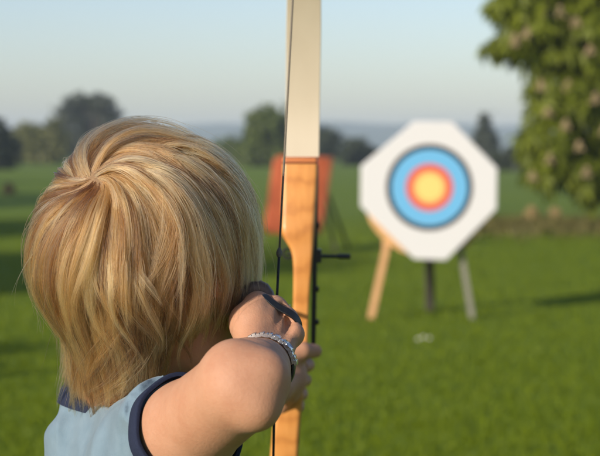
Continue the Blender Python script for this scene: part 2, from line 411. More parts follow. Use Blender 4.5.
def cuff(p, ax, rin, rout, width, ph):
    mb = MB(); rings = []
    o1 = nrm(np.cross(ax, [0, 0, 1])); o2 = np.cross(ax, o1)
    prof = [(-width, rout-.0022), (-width, rout+.0006), (-width+.0012, rout+.0012), (-.002, rout+.0010), (0, rout+.0004), (.0006, rout-.0008), (0, rin), (-width*.6, rin-.0005)]
    for i in range(64):
        a = 2*math.pi*i/64; wob = .0012*math.sin(3*a+ph)+.0006*math.sin(7*a)
        rings.append([np.array(p)+ax*(s_+.0016*math.sin(2*a+ph))+(o1*math.cos(a)+o2*math.sin(a))*(r_+wob) for s_, r_ in prof])
    b0 = len(rings); n = len(prof)
    for rr in rings: mb.v += [tuple(q) for q in rr]
    for i in range(b0):
        for j in range(n): mb.f.append((i*n+j, i*n+(j+1) % n, ((i+1) % b0)*n+(j+1) % n, ((i+1) % b0)*n+j))
    return mb.build('cuff', m_navy, shirt, angle=60)
cuff(CUR, ax_r, .0422, .0452, .0135, .4); cuff(lcuff, ax_l, .0425, .0500, .019, 1.4)
# collar: a ribbed band round the foot of the neck
mb = MB(); o1 = nrm(np.cross(cd, [0, 1, 0])); o2 = np.cross(cd, o1); rings = []
for i in range(64):
    a = 2*math.pi*i/64; dirv = o1*math.cos(a)+o2*math.sin(a)
    fr = dirv @ CF
    cc = CC-cd*(.020*max(0, fr)**2)
    rings.append([cc+dirv*r_+cd*s_ for s_, r_ in ((-.0125, .0535), (.000, .0520), (.0045, .0500), (.0055, .0485), (.004, .0470), (-.012, .048))])
for rr in rings: mb.v += [tuple(q) for q in rr]
n = 6
for i in range(64):
    for j in range(n): mb.f.append((i*n+j, i*n+(j+1) % n, ((i+1) % 64)*n+(j+1) % n, ((i+1) % 64)*n+j))
mb.build('collar', m_navy, shirt, angle=60)
# trousers and shoes
F = Field((-.42, 1.15, .05), (.10, 1.95, .82), .006)
F.ell(HIP, (.125, .10, .10), TM, .04)
feet = []
for sx in (-1, 1):
    h0 = HIP+SA*sx*.062-[0, 0, .05]; kn_ = HIP+SA*sx*.105+CF*.02; kn_[2] = .40; an = HIP+SA*sx*.150; an[2] = .09
    F.cone(h0, kn_, .078, .062, .04); F.cone(kn_, an, .062, .054, .02); feet.append(an)
F.displace(lambda X, Y, Z: -.003*np.sin(Z*90+2*np.sin(X*40)+Y*20))
F.half((0, 0, .065), (0, 0, -1)); F.half(HIP+[0, 0, .045], (0, 0, 1))
link('trousers', F.mesh('trousers'), m_jean, boy)
for an in feet:
    F = Field((an[0]-.14, an[1]-.14, -.01), (an[0]+.20, an[1]+.14, .14), .004)
    F.ell(an+CF*.05-[0, 0, .045], (.042, .105, .042), TM, 0); F.ell(an-[0, 0, .02], (.042, .05, .06), TM, .03)
    F.half((0, 0, .014), (0, 0, -1))
    so = link('shoe', F.mesh('shoe'), m_shoe, boy)
    F = Field((an[0]-.14, an[1]-.14, -.03), (an[0]+.20, an[1]+.14, .08), .004)
    F.ell(an+CF*.048-[0, 0, .06], (.046, .112, .05), TM, 0); F.half((0, 0, .001), (0, 0, -1)); F.half((0, 0, .019), (0, 0, 1))
    link('sole', F.mesh('sole'), m_sole, so)

# ------------------------------------------------------------------ hair
NAPE = hp(0, -.03, -.06)
def head_sdf(p):
    q = (p-hp(0, -.004, .012)) @ HM; rad = np.array([.070, .091, .082])
    k0 = np.sqrt(((q/rad)**2).sum(-1)); k1 = np.sqrt(((q/rad**2)**2).sum(-1)); d1 = k0*(k0-1)/np.maximum(k1, 1e-6)
    q2 = (p-hp(0, .033, -.045)) @ HM; rad = np.array([.056, .056, .066])
    k0 = np.sqrt(((q2/rad)**2).sum(-1)); k1 = np.sqrt(((q2/rad**2)**2).sum(-1)); d3 = k0*(k0-1)/np.maximum(k1, 1e-6)
    a = hp(0, -.022, -.045); ab = NB-a; tt = np.clip((p-a)@ab/(ab@ab), 0, 1); d2 = np.linalg.norm(p-a-tt[..., None]*ab, axis=-1)-.0425
    def sm(x, y, k): h = np.maximum(k-np.abs(x-y), 0)/k; return np.minimum(x, y)-h*h*k*.25
    return sm(sm(d1, d3, .03), d2, .05)
def grad(p):
    e = 1e-3; g = np.stack([head_sdf(p+np.eye(3)[i]*e)-head_sdf(p-np.eye(3)[i]*e) for i in range(3)], -1)
    return g/np.maximum(np.linalg.norm(g, axis=-1, keepdims=True), 1e-9)
WH = P(93, 180, 1.36)
for _ in range(20): WH = WH-grad(WH[None])[0]*head_sdf(WH[None])[0]
def roots(n):
    out = []
    while sum(map(len, out)) < n:
        q = rng.normal(size=(n*2, 3)); q /= np.linalg.norm(q, axis=1)[:, None]
        l = q*np.array([.070, .091, .082])+np.array([0, -.004, .012]); x, y, z = l.T
        ok = (z > -.062)
        ok &= ~((y > .035) & (z < .055-.0*y)) & ~((y > .012) & (z < .0)) & ~((np.abs(x) > .052) & (y > -.030) & (z < -.012))
        out.append(l[ok])
    l = np.concatenate(out)[:n]
    return HC + l @ HM.T, l
def value_noise(p, f, seed):
    r = np.random.default_rng(seed); s_ = np.zeros(len(p))
    for _ in range(5):
        kx = r.normal(size=3)*f; s_ += np.sin(p@kx+r.random()*6.28)
    return s_/2.2
NST = 50; DS = .0052
def grow(p0, l0, lift, ang, zend, maxlen, flick):
    n = len(p0); p = p0.copy(); path = [p.copy()]; alive = np.ones(n, bool); length = np.zeros(n)
    prev = None
    for s in range(NST):
        g = grad(p)
        away = p-WH; dist = np.linalg.norm(away, axis=1)
        away -= (away*g).sum(1)[:, None]*g; away /= np.maximum(np.linalg.norm(away, axis=1), 1e-6)[:, None]
        down = np.array([0, 0, -1.])-g*(-g[:, 2:3]); 
        sw = np.cross(away, g)                                # clockwise seen from outside
        near = np.exp(-dist/.050); soft = np.tanh(dist/.030)[:, None]; away = away*soft; sw = sw*soft
        w_sw = 1.25*near+.15
        # hair above the whorl sweeps to the right over the crown
        topw = np.clip((p[:, 2]-WH[2]+.01)/.05, 0, 1)
        right = np.array([1., .0, 0])-g*g[:, 0:1]
        tdir = away*(1.0*near+.62) + sw*w_sw[:, None] + down*(1.0-near)[:, None]*.62*(1-.35*topw)[:, None] + right*(topw*.28)[:, None] if False else \
            away*(1.0*near+.62)[:, None] + sw*w_sw[:, None] + down*((1.0-near*np.tanh(dist/.03))*.62*(1-.35*topw))[:, None] + right*(topw*.30)[:, None]
        a = ang*(.5+.5*np.sin(length*28+ang*9))+.34*np.sin(length*52+ang*25)*np.clip((length-.045)/.05, 0, 1)
        tdir = tdir+np.cross(g, tdir)*a[:, None]
        tdir /= np.maximum(np.linalg.norm(tdir, axis=1), 1e-6)[:, None]
        if prev is not None:
            tdir = prev*.55+tdir*.45; tdir /= np.linalg.norm(tdir, axis=1)[:, None]
        prev = tdir
        hh = lift*(1-np.exp(-length/.014))*(1-.80*np.clip((HC[2]-.020-p[:, 2])/.07, 0, 1))+.0012+flick*np.clip(length-.03, 0, 1)
        pn = p+tdir*DS
        pn[:, 2] -= 0
        d_ = head_sdf(pn); g2 = grad(pn); e = hh-d_
        pn += g2*np.clip(np.where(e > 0, e*.7, e*.5), -.003, .004)[:, None]
        alive &= (pn[:, 2] > zend) & (length < maxlen)
        p = np.where(alive[:, None], pn, p); length = np.where(alive, length+DS, length)
        path.append(p.copy())
    return np.stack(path, 1), length
def resample(path, length, M):
    n = len(path); out = np.zeros((n, M, 3)); q = np.linspace(0, 1, M)
    cnt = np.maximum(length/DS, 1.0)
    for m_ in range(M):
        x = q[m_]*cnt; i = np.clip(x.astype(int), 0, NST-1); f = (x-i)[:, None]; f = np.clip(f, 0, 1); r_ = np.arange(n)
        out[:, m_] = path[r_, i]*(1-f)+path[r_, i+1]*f
    return out
M = 18
def setup(l0, p0, seed):
    r = np.random.default_rng(seed); n = len(p0)
    back = l0[:, 1] < .02
    # how far down the hair ends (relative to the middle of the skull)
    zr = np.where(l0[:, 2] < -.015, -.128+r.normal(size=n)*.018, -.025-.085*r.random(n))
    side_r = (l0[:, 0] > .035) & (l0[:, 2] < .06) & (l0[:, 1] > -.035); zr = np.where(side_r, -.034+r.normal(size=n)*.009, zr)
    zr = np.where(side_r & (l0[:, 1] > .004), -.012+r.normal(size=n)*.012, zr)
    side_r2 = (l0[:, 0] > .015) & (l0[:, 2] >= .03); zr = np.where(side_r2, -.055+r.normal(size=n)*.014, zr)
    zr = np.where((l0[:, 0] > .040) & (l0[:, 1] > -.060), -.050+r.normal(size=n)*.016, zr)
    zr = np.where((l0[:, 0] > .030) & (l0[:, 1] > -.040) & (l0[:, 2] > -.005), -.034+r.normal(size=n)*.010, zr)
    zr = np.where((l0[:, 0] > .008) & (l0[:, 1] > -.012) & (l0[:, 2] > -.005), -.008+r.normal(size=n)*.014, zr)
    front = l0[:, 1] > .045; zr = np.where(front, .006+r.normal(size=n)*.008, zr)
    maxlen = np.where(l0[:, 2] < -.015, .135, .19)+r.normal(size=n)*.018
    return zr, maxlen
def lock_params(p0, l0, seed):
    lift = .0098+.0062*value_noise(p0, 55, seed)+.003*np.clip(l0[:, 2]/.08, 0, 1)
    lift *= np.where(l0[:, 2] < -.02, .55, 1)
    ang = .44*value_noise(p0, 60, seed+1)+.22*value_noise(p0, 150, seed+2)
    return np.clip(lift, .003, .03), ang
NL, NG, NS = 240, 2600, 64000
gl, ll = roots(NL)                                            # locks
lz, lm = setup(ll, gl, 1); lo_r = np.random.default_rng(5)
llift, lang = lock_params(gl, ll, 31); llift = np.clip(llift+lo_r.normal(size=NL)*.0055, .0025, .022); lang = lang+lo_r.normal(size=NL)*.20
gg, lg = roots(NG)
def nearest(a, b):
    out = np.zeros(len(a), int)
    for i in range(0, len(a), 4000): out[i:i+4000] = ((a[i:i+4000, None, :]-b[None])**2).sum(-1).argmin(1)
    return out
li = nearest(gg, gl)
r2 = np.random.default_rng(9)
gz, gm = setup(lg, gg, 2); gz = .5*gz+.5*lz[li]+r2.normal(size=NG)*.019
flk = np.where(lg[:, 2] < -.02, np.where(lg[:, 0] < -.02, .30, .12)*r2.random(NG)**2, .012*r2.random(NG))
gp, glen = grow(gg, lg, .65*llift[li]+.35*lock_params(gg, lg, 31)[0]+r2.normal(size=NG)*.0016, .7*lang[li]+.3*lock_params(gg, lg, 31)[1]+r2.normal(size=NG)*.10, HC[2]+gz, gm, flk)
gpr = resample(gp, glen, M)
lp, llen = grow(gl, ll, llift, lang, HC[2]+lz, lm, np.zeros(NL)); lpr = resample(lp, llen, M)
q = np.linspace(0, 1, M)[None, :, None]
gpr = gpr*(1-.40*q**1.1)+(lpr[li]+(gpr[:, :1]-lpr[li][:, :1])*.6)*(.40*q**1.1)
# strands
sp, sl_ = roots(NS)
gi = nearest(sp, gg)
off0 = sp-gg[gi]
wid = .55+.45*r2.random(NG); loose = np.where(rng.random(NS) < .38, .25+.4*rng.random(NS), 1)
curl = rng.normal(size=(NS, 3))*(.0011+.0016*rng.random((NS, 1))**3)
shr = (1-.72*q**.8)
frac = np.clip(1-np.abs(rng.normal(size=NS))*.16, .4, 1)
st = np.zeros((NS, M, 3)); qq = np.linspace(0, 1, M)
for m_ in range(M):
    x = qq[m_]*frac*(M-1); i = np.clip(x.astype(int), 0, M-2); f = (x-i)[:, None]
    g_ = gpr[gi, i]*(1-f)+gpr[gi, i+1]*f
    s_ = 1-.93*qq[m_]**.7*(wid[gi]*loose)[:, None]
    st[:, m_] = g_+off0*s_+curl*math.sin(qq[m_]*3.0)*1.2+rng.normal(size=(1, 3))*0
ph = rng.random(NS)*6.28; amp = np.abs(rng.normal(size=NS))*.0006
for m_ in range(M): st[:, m_, 0] += amp*np.sin(ph+qq[m_]*9)*qq[m_]; st[:, m_, 2] += amp*np.cos(ph*1.7+qq[m_]*8)*qq[m_]
fly = rng.random(NS) < .006                                   # loose flyaway hairs
gN = grad(st[fly].reshape(-1, 3)).reshape(-1, M, 3)
st[fly] += gN*(qq**1.5)[None, :, None]*(np.abs(rng.normal(size=fly.sum()))*.010)[:, None, None]+(qq**2)[None, :, None]*rng.normal(size=(fly.sum(), 1, 3))*.008
# keep every point outside the skin
flat = st.reshape(-1, 3); d_ = head_sdf(flat); g_ = grad(flat); need = np.clip(.0012-d_, 0, .02); need.reshape(NS, M)[:, 0] = 0
st = (flat+g_*need[:, None]).reshape(NS, M, 3)

m_hair = bpy.data.materials.new('blond_hair'); m_hair.use_nodes = True; t = m_hair.node_tree; t.nodes.remove(t.nodes['Principled BSDF'])
hb = N(t, 'ShaderNodeBsdfHairPrincipled'); hb.parametrization = 'COLOR'
hi = N(t, 'ShaderNodeAttribute'); hi.attribute_name = 'tone'
hc = ramp(t, hi.outputs['Fac'], [(.05, (.045, .018, .006)), (.48, (.285, .136, .044)), (1, (.64, .385, .165))])
t.links.new(hc, hb.inputs['Color']); hb.inputs['Roughness'].default_value = .46; hb.inputs['Radial Roughness'].default_value = .4
hb.inputs['Random Roughness'].default_value = .2
t.links.new(hb.outputs[0], t.nodes['Material Output'].inputs['Surface'])
m_cap = noisy('hair_roots', (.16, .095, .045), (.24, .145, .07), 300, .8, (1, 1, .2), bs=.3, bd=.001)
F = Field(HC-.14, HC+.14, .003)
F.ell(hp(0, -.004, .012), (.0705, .0915, .0825), HM, 0); F.cone(hp(0, -.03, -.03), hp(0, -.032, -.075), .048, .040, .02)
F.half(hp(0, .048, .03), hf-hu*.45); F.half(hp(0, 0, -.068), -hu)
for sx in (-1, 1): F.ell(hp(sx*.080, .028, -.058), (.04, .052, .050), HM, .01, 'cut')
cap = link('hair', F.mesh('hair'), m_cap, boy)
hcd = bpy.data.hair_curves.new('hair_strands'); hcd.add_curves([M]*NS)
hcd.attributes['position'].data.foreach_set('vector', st.astype(np.float32).ravel())
ra = hcd.attributes.get('radius') or hcd.attributes.new('radius', 'FLOAT', 'POINT')
thick = (.000145*(1+.25*rng.normal(size=NS)).clip(.5, 1.6))[:, None]*(1-.75*qq[None]**2.2)
ra.data.foreach_set('value', thick.astype(np.float32).ravel())
tone = hcd.attributes.new('tone', 'FLOAT', 'CURVE'); rt_ = np.random.default_rng(77)
tone.data.foreach_set('value', np.clip(.48+.12*rt_.normal(size=NL)[li][gi]+.24*rt_.normal(size=NG)[gi]+.13*rt_.normal(size=NS), 0, 1).astype(np.float32))
ho = bpy.data.objects.new('hair_strands', hcd); COL.objects.link(ho); hcd.materials.append(m_hair); ho.parent = cap; ho.location = -boy.location - cap.location

# ------------------------------------------------------------------ finger tab
m_leather = noisy('brown_leather', (.085, .052, .038), (.13, .085, .064), 160, .55, bs=.3, bd=.001)
m_black = noisy('black_strap', (.006, .006, .006), (.014, .013, .012), 200, .45, bs=.2, bd=.0006)
m_steel = noisy('brushed_steel', (.55, .55, .56), (.72, .72, .72), 400, .25, bs=.05, bd=.0003, metal=1)
tab = empty('finger_tab', tuple(Q(258, 300, 1.42)), 'brown leather finger tab with a black strap across the knuckles of the drawing hand', 'finger tab')
outl = [(225, 315), (229, 303), (238, 291), (249, 283), (260, 281.5), (267, 285), (272, 292), (274, 301)]
mb = MB(); rings = []
for i, (u_, v_) in enumerate(outl):                            # a bent leather flap over the index finger
    dy = [.0, .002, .004, .004, .003, .002, .0, -.002][i]
    nv = nrm(np.array([(u_-256)/24., 0, (308-v_)/24.]))
    a = Q(u_, v_, 1.398+dy); a2 = Q(u_+.5, v_+.5, 1.452+dy); mid = (a+a2)/2+nv*.0015
    rr = [a-nv*.010+[0, -.002, 0], a-nv*.004+[0, -.004, 0], a+[0, -.0015, 0], mid, a2, a2-nv*.003, mid-nv*.004, a-nv*.006+[0, .004, 0]]
    rings.append(rr)
mb.ring_loft(rings); mb.build('leather_pad', m_leather, tab, angle=70)
mb = MB(); pts = [Q(*q_) for q_ in ((258, 294, 1.392), (263, 294.5, 1.383), (268, 299, 1.379), (274, 304, 1.377), (281, 308.5, 1.377), (288, 312, 1.377), (294, 316, 1.378), (298, 321, 1.380), (300, 328, 1.384), (299.5, 336, 1.392), (296, 343, 1.405))]
def smooth_pts(p, n=4):
    p = np.array(p); k = np.arange(len(p)); x = np.linspace(0, len(p)-1, (len(p)-1)*n+1)
    i = np.clip(x.astype(int), 0, len(p)-2); f = (x-i)[:, None]
    p0 = p[np.clip(i-1, 0, None)]; p1 = p[i]; p2 = p[i+1]; p3 = p[np.clip(i+2, None, len(p)-1)]
    return .5*(2*p1+(p2-p0)*f+(2*p0-5*p1+4*p2-p3)*f**2+(3*p1-p0-3*p2+p3)*f**3)
pts = smooth_pts(pts); nv = [nrm([.5+.3*i/len(pts), -.55, .6-.5*i/len(pts)]) for i in range(len(pts))]
mb.strap(pts, nv, .0072, .0018); mb.build('strap', m_black, tab)

# ------------------------------------------------------------------ wristwatch
wt = empty('wristwatch', tuple(WR), 'silver bracelet watch with a black strap on the right wrist of the child', 'wristwatch')
wa = nrm(fa*1.0+np.array([0, 0, .0])); o1 = nrm(np.array([1, 0, 0])-wa*wa[0]); o2 = np.cross(o1, wa); o2 = o2 if o2[2] > 0 else -o2
wc = WR+wa*-.002; wr = .0258
links = MB(); studs = MB()
for i in range(15):
    a = R(112-i*7.3); dirv = o1*math.cos(a)+o2*math.sin(a); tan = -o1*math.sin(a)+o2*math.cos(a)
    links.box(wc+dirv*(wr+.0006*(i % 2)), tan*.00150, wa*.0056, dirv*.0017)
    for sgn in (-1, 1): links.box(wc+dirv*(wr-.0004)+wa*sgn*.0035+tan*.0017, tan*.0009, wa*.0019, dirv*.0012)
links.build('bracelet', m_steel, wt)
cs = MB(); a = R(40); dirv = o1*math.cos(a)+o2*math.sin(a); tan = -o1*math.sin(a)+o2*math.cos(a)
cs.ring_loft([[wc+dirv*(wr+z_)+(tan*math.cos(q_)+wa*math.sin(q_))*r_ for q_ in np.linspace(0, 2*math.pi, 24, endpoint=False)] for z_, r_ in ((-.001, .0056), (.0016, .0060), (.0024, .0054), (.0026, .0048), (.0020, .0044))])
cs.build('case', m_steel, wt)
for aa in (8, 64):
    sm_ = MB(); a = R(aa); dirv = o1*math.cos(a)+o2*math.sin(a); tan = -o1*math.sin(a)+o2*math.cos(a)
    sm_.box(wc+dirv*(wr+.0014), tan*.0020, wa*.0060, dirv*.0013); sm_.build('lug', m_steel, wt)
bs = MB(); aa = [R(5-i*6) for i in range(41)]
bs.strap([wc+(o1*math.cos(a)+o2*math.sin(a))*(wr-.0006) for a in aa], [o1*math.cos(a)+o2*math.sin(a) for a in aa], .0135, .0022)
bs.build('strap', m_black, wt)

# ------------------------------------------------------------------ recurve bow
m_wood, t, b = mat('orange_laminated_wood', (.55, .25, .08), .42, spec=.3)
v = coords(t, (38, 38, 1.4)); f1 = noise(t, v, 3.2, 6, .6)
wv = N(t, 'ShaderNodeTexWave', Scale=9.0, Distortion=7.0, Detail=3.0); wv.bands_direction = 'Z'; wv.inputs['Detail Scale'].default_value = 1.2
t.links.new(coords(t, (2.0, 2.0, 1)), wv.inputs['Vector'])
mx = N(t, 'ShaderNodeMixRGB'); mx.inputs[0].default_value = .35
t.links.new(ramp(t, f1, [(.25, (.41, .16, .036)), (.75, (.56, .245, .062))]), mx.inputs[1])
t.links.new(ramp(t, wv.outputs['Fac'], [(.0, (0.328, 0.121, 0.031)), (.35, (.52, .225, .056)), (1, (.59, .275, .08))]), mx.inputs[2])
t.links.new(mx.outputs[0], b.inputs['Base Color']); b.inputs['Coat Weight'].default_value = .12; b.inputs['Coat Roughness'].default_value = .2
m_redwood = noisy('red_laminate', (.36, .11, .03), (.46, .16, .045), 30, .35, (1, 1, 20), bs=.0)
m_dkwood = noisy('dark_laminate', (.05, .02, .01), (.09, .04, .02), 30, .4, bs=.0)
m_limb = noisy('cream_limb', (.50, .43, .325), (.54, .47, .36), 25, .38, (1, 1, .1), bs=.0)
m_limbback, _, _ = mat('limb_back', (.62, .55, .42), .35)
m_string = noisy('pale_string', (.10, .085, .06), (.16, .135, .10), 900, .7, bs=.3, bd=.0004)
m_serv = noisy('dark_serving', (.012, .012, .012), (.025, .024, .022), 900, .7, bs=.3, bd=.0004)
m_sight, _, _ = mat('black_metal', (.012, .012, .014), .4, spec=.5)
bow = empty('recurve_bow', tuple(P(298, 365, BOWY)), 'orange wooden recurve bow with cream limbs held upright at full draw', 'bow')
prof = [(164, 282, 318, 2.035, .028), (175, 282, 318, 2.034, .032), (200, 281, 317, 2.030, .040), (218, 280.4, 316, 2.027, .045), (228, 280.3, 315.3, 2.025, .047), (234, 281.2, 314.9, 2.025, .048), (239, 283.6, 314.4, 2.025, .048), (244, 287.2, 314, 2.025, .048), (250, 290.8, 313.4, 2.025, .049), (257, 292.6, 312.8, 2.025, .050), (268, 293.3, 312, 2.025, .050),
        (285, 293.3, 310.5, 2.026, .050), (303, 293, 309.3, 2.028, .050), (325, 292.3, 308.5, 2.027, .046), (340, 290.5, 308, 2.024, .040), (352, 289, 307, 2.020, .040), (372, 286, 305.5, 2.016, .044), (392, 281, 303.5, 2.018, .046), (412, 275.5, 301.5, 2.024, .048), (432, 272, 300, 2.026, .048), (456, 270, 298.5, 2.028, .046), (480, 268, 297.5, 2.030, .042), (520, 264, 296, 2.034, .034), (556, 262, 295, 2.037, .028)]
def rrect(c, hx, hy, n=6, r=.35):
    pts = []
    for q_ in range(4):
        for i in range(n):
            a = math.pi/2*(q_+i/(n-1)); sx = (1, -1, -1, 1)[q_]; sy = (1, 1, -1, -1)[q_]; rr = min(hx, hy)*r
            pts.append(np.array(c)+[sx*(hx-rr)+rr*math.cos(a), sy*(hy-rr)+rr*math.sin(a), 0])
    return pts
pa = np.array(prof); vi = np.arange(164, 556.5, 2.0); tab_ = [np.interp(vi, pa[:, 0], pa[:, i]) for i in range(1, 5)]
for i in range(4):
    x = tab_[i]; tab_[i] = np.convolve(np.pad(x, 2, mode='edge'), [.1, .2, .4, .2, .1], 'valid')
mb = MB(); rings = []
for v_, l_, r_, y_, dp in zip(vi, *tab_):
    a = P(l_, v_, y_-dp/2); b_ = P(r_, v_, y_-dp/2); c_ = (a+b_)/2; c_[1] = y_
    rings.append(rrect(c_, (b_[0]-a[0])/2, dp/2))
mb.ring_loft(rings); riser = mb.build('riser', m_wood, bow, angle=50)
for (v0, v1, mm_, nm) in ((157.5, 162.2, m_redwood, 'limb_wedge'), (162.6, 163.6, m_dkwood, 'laminate_line')):
    mb = MB(); a = P(282, v0, 2.02); b_ = P(318, v0, 2.02); c_ = (a+b_)/2; a2 = P(282, v1, 2.02); b2 = P(318, v1, 2.02); c2 = (a2+b2)/2; c_[1] = c2[1] = 2.035
    mb.ring_loft([rrect(c_, (b_[0]-a[0])/2, .012), rrect(c2, (b2[0]-a2[0])/2, .0138)]); mb.build(nm, mm_, bow, angle=50)
ZT = P(300, 157.5, 2.03)[2]; ZB = P(278, 557, 2.037)[2]
def limb(sgn, z0, xs):
    path = smooth_pts([(0, 2.028), (.06, 2.022), (.13, 1.995), (.20, 1.95), (.28, 1.88), (.35, 1.808), (.40, 1.762), (.425, 1.752), (.445, 1.760)], 5)
    wz = np.interp(path[:, 0], [0, .15, .30, .42, .445], [.0205, .0208, .0175, .0095, .006]); rings = []
    for i, (s_, y_) in enumerate(path):
        tn = path[min(i+1, len(path)-1)]-path[max(i-1, 0)]; tn = tn/np.linalg.norm(tn); nz_, ny_ = -tn[1]*sgn, tn[0]
        th = np.interp(s_, [0, .05, .2, .445], [.007, .0045, .0035, .004])/2
        c_ = np.array([xs(s_), y_, z0+sgn*s_]); nn = np.array([0, ny_, nz_])
        rings.append([c_+np.array([wz[i]*a, 0, 0])+nn*th*b_ for a, b_ in ((-1, -.4), (-.97, -1), (.97, -1), (1, -.4), (1, .4), (.97, 1), (-.97, 1), (-1, .4))])
    mb = MB(); mb.ring_loft(rings); o = mb.build('limb', m_limb, bow, angle=18)
    e = rings[-2]; return o, (e[0]+e[4])/2
XT = (303-300)/FPX*2.03
_, tipu = limb(1, ZT+.001, lambda s_: XT-.0008+.010*s_)
XB = (278.5-300)/FPX*2.037
_, tipl = limb(-1, ZB-.001, lambda s_: XB-.035*s_)
NOCK = Q(276.6, 303, 1.437)
up_a = NOCK+(tipu-NOCK)*.072
mb = MB(); mb.tube([tipu, up_a], .001, 8); mb.tube([NOCK+(tipl-NOCK)*.30, tipl], .00115, 8); bso = mb.build('bowstring', m_string, bow)
mb = MB(); mb.tube([up_a, NOCK], .0012, 8); mb.tube([NOCK, NOCK+(tipl-NOCK)*.30], .0012, 8); mb.build('serving', m_serv, bso)
mb = MB(); mb.tube([up_a+(tipu-NOCK)*.010, up_a+(tipu-NOCK)*.004, up_a, up_a-(tipu-NOCK)*.004], [.0014, .0028, .0028, .0014], 10); mb.build('string_bead', m_string, bso)
# sight
st_ = MB(); 
st_.box((P(316.2, 165, 2.05)+P(313.2, 345, 2.05))/2, [.0032, 0, 0], [0, .006, 0], (P(316.2, 165, 2.05)-P(313.2, 345, 2.05))/2)
sight = st_.build('sight_bar', m_sight, bow)
mb = MB(); mb.box(P(317, 256, 2.053), [.0055, 0, 0], [0, .008, 0], [0, 0, .0085]); mb.build('sight_block', m_sight, sight)
mb = MB(); mb.tube([P(286, 253.5, 2.064), P(320, 256, 2.064), P(349, 256.5, 2.064)], [.0013, .0022, .0022], 8); 
mb.tube([P(338, 256.3, 2.064), P(350.5, 256.5, 2.064)], .0033, 10); pin = mb.build('sight_pin', m_sight, sight)
mb = MB(); rc = P(288, 253.5, 2.066); mb.tube([rc+np.array([math.cos(a), 0, math.sin(a)])*.006 for a in np.linspace(0, 2*math.pi, 20)], .0013, 6); mb.build('sight_ring', m_sight, sight)
mb = MB()
for vv in (225, 289, 322): mb = MB(); mb.tube([P(316, vv, 2.044), P(319.0, vv, 2.044)], .0035, 10); mb.build('sight_screw', m_sight, sight)

# ------------------------------------------------------------------ arrow
m_shaft, _, _ = mat('arrow_shaft', (.55, .52, .46), .35); m_fl, _, _ = mat('white_feather', (.75, .72, .66), .7); m_pt, _, _ = mat('arrow_point', (.5, .5, .5), .3, 1)
A0 = NOCK+np.array([.0005, .0, -.003]); A1 = P(291.2, 312, 2.0); ad = nrm(A1-A0); AT = A1+ad*.05
ar = empty('arrow', tuple(A0), 'pale arrow nocked on the string between the fingers and the bow', 'arrow')
mb = MB(); mb.tube([A0+ad*.004, AT], .0029, 10); mb.build('shaft', m_shaft, ar)
mb = MB(); mb.tube([A0-ad*.004, A0+ad*.012], .0034, 10); mb.build('nock', m_black, ar)
for i in range(3):
    a = R(90+120*i+20); o1_ = nrm(np.cross(ad, [0, 0, 1])); o2_ = np.cross(ad, o1_); dv = o1_*math.cos(a)+o2_*math.sin(a); sdv = np.cross(dv, ad)*.0006
    mb = MB(); rings = []
    for s_, hgt in ((.028, .001), (.034, .007), (.05, .008), (.075, .004), (.09, .001)):
        c_ = A0+ad*s_+dv*.0028; rings.append([c_-sdv, c_+sdv, c_+dv*hgt+sdv*.5, c_+dv*hgt-sdv*.5])
    mb.ring_loft(rings); mb.build('fletching', m_fl, ar)
mb = MB(); mb.tube([AT, AT+ad*.012, AT+ad*.025], [.003, .003, .0006], 10); mb.build('arrow_point', m_pt, ar)

# ------------------------------------------------------------------ archery targets
m_face, t, b = mat('target_paper', (.8, .78, .74), .85, spec=.2)
tc = N(t, 'ShaderNodeTexCoord'); 
ln = N(t, 'ShaderNodeVectorMath', operation='LENGTH'); TCEN = P(429.5, 187.5, 13.66)
sb = N(t, 'ShaderNodeVectorMath', operation='SUBTRACT'); sb.inputs[1].default_value = tuple(TCEN)
gp_ = N(t, 'ShaderNodeNewGeometry'); t.links.new(gp_.outputs['Position'], sb.inputs[0]); t.links.new(sb.outputs[0], ln.inputs[0])
f = ramp(t, ln.outputs['Value'], [(0, (.62, .48, .15)), (.105, (.60, .33, .10)), (.135, (.54, .095, .07)), (.195, (.12, .35, .56)), (.312, (.02, .02, .022)), (.352, (.535, .53, .52))], 'CONSTANT')
t.links.new(f, b.inputs['Base Color'])
m_straw = noisy('straw_boss', (.42, .22, .08), (.62, .36, .16), 25, .9, bs=.6, bd=.01)
m_post = noisy('orange_timber', (.42, .22, .09), (.55, .31, .14), 12, .7, (6, 6, 1), bs=.2)
m_grey = noisy('grey_timber', (.13, .125, .095), (.20, .19, .15), 12, .8, (6, 6, 1), bs=.2)  # greyer and darker than the orange timber of the left leg
m_dark = noisy('dark_and_shaded_timber', (.035, .030, .022), (.06, .05, .04), 12, .8, (6, 6, 1), bs=.2)  # dark legs of the red board; painted shade on the easel's rear leg
tg = empty('archery_target', (float(TCEN[0]), 13.8, 0), 'white eight-sided archery target with blue, red and gold rings on a timber easel', 'archery target')
octo = [(414, 121.5), (452, 121.5), (497.5, 168), (497, 209), (446, 260.5), (414, 259), (360.5, 206), (361, 166)]
cen = np.array([429.5, 190]); mb = MB(); fr = [P(*q_, 13.66) for q_ in octo]
cm = np.mean(fr, 0)
mb.ring_loft([[cm+(p_-cm)*.985 for p_ in fr], [p_+[0, .006, 0] for p_ in fr], [p_+[0, .022, 0] for p_ in fr]]); fc = mb.build('target_face', m_face, tg, angle=30)
mb = MB(); bc = P(426.5, 194, 13.74); rb = .515
prof_ = ((-.052, .95), (-.04, 1.0), (.04, 1.0), (.055, .95)); rings = []
for s_, k_ in prof_: rings.append([bc+np.array([math.cos(a)*rb*k_*(1+.006*math.sin(9*a)), s_, math.sin(a)*rb*k_*(1+.006*math.sin(9*a))]) for a in np.linspace(0, 2*math.pi, 56, endpoint=False)])
mb.ring_loft(rings); mb.build('straw_boss', m_straw, tg, angle=40)
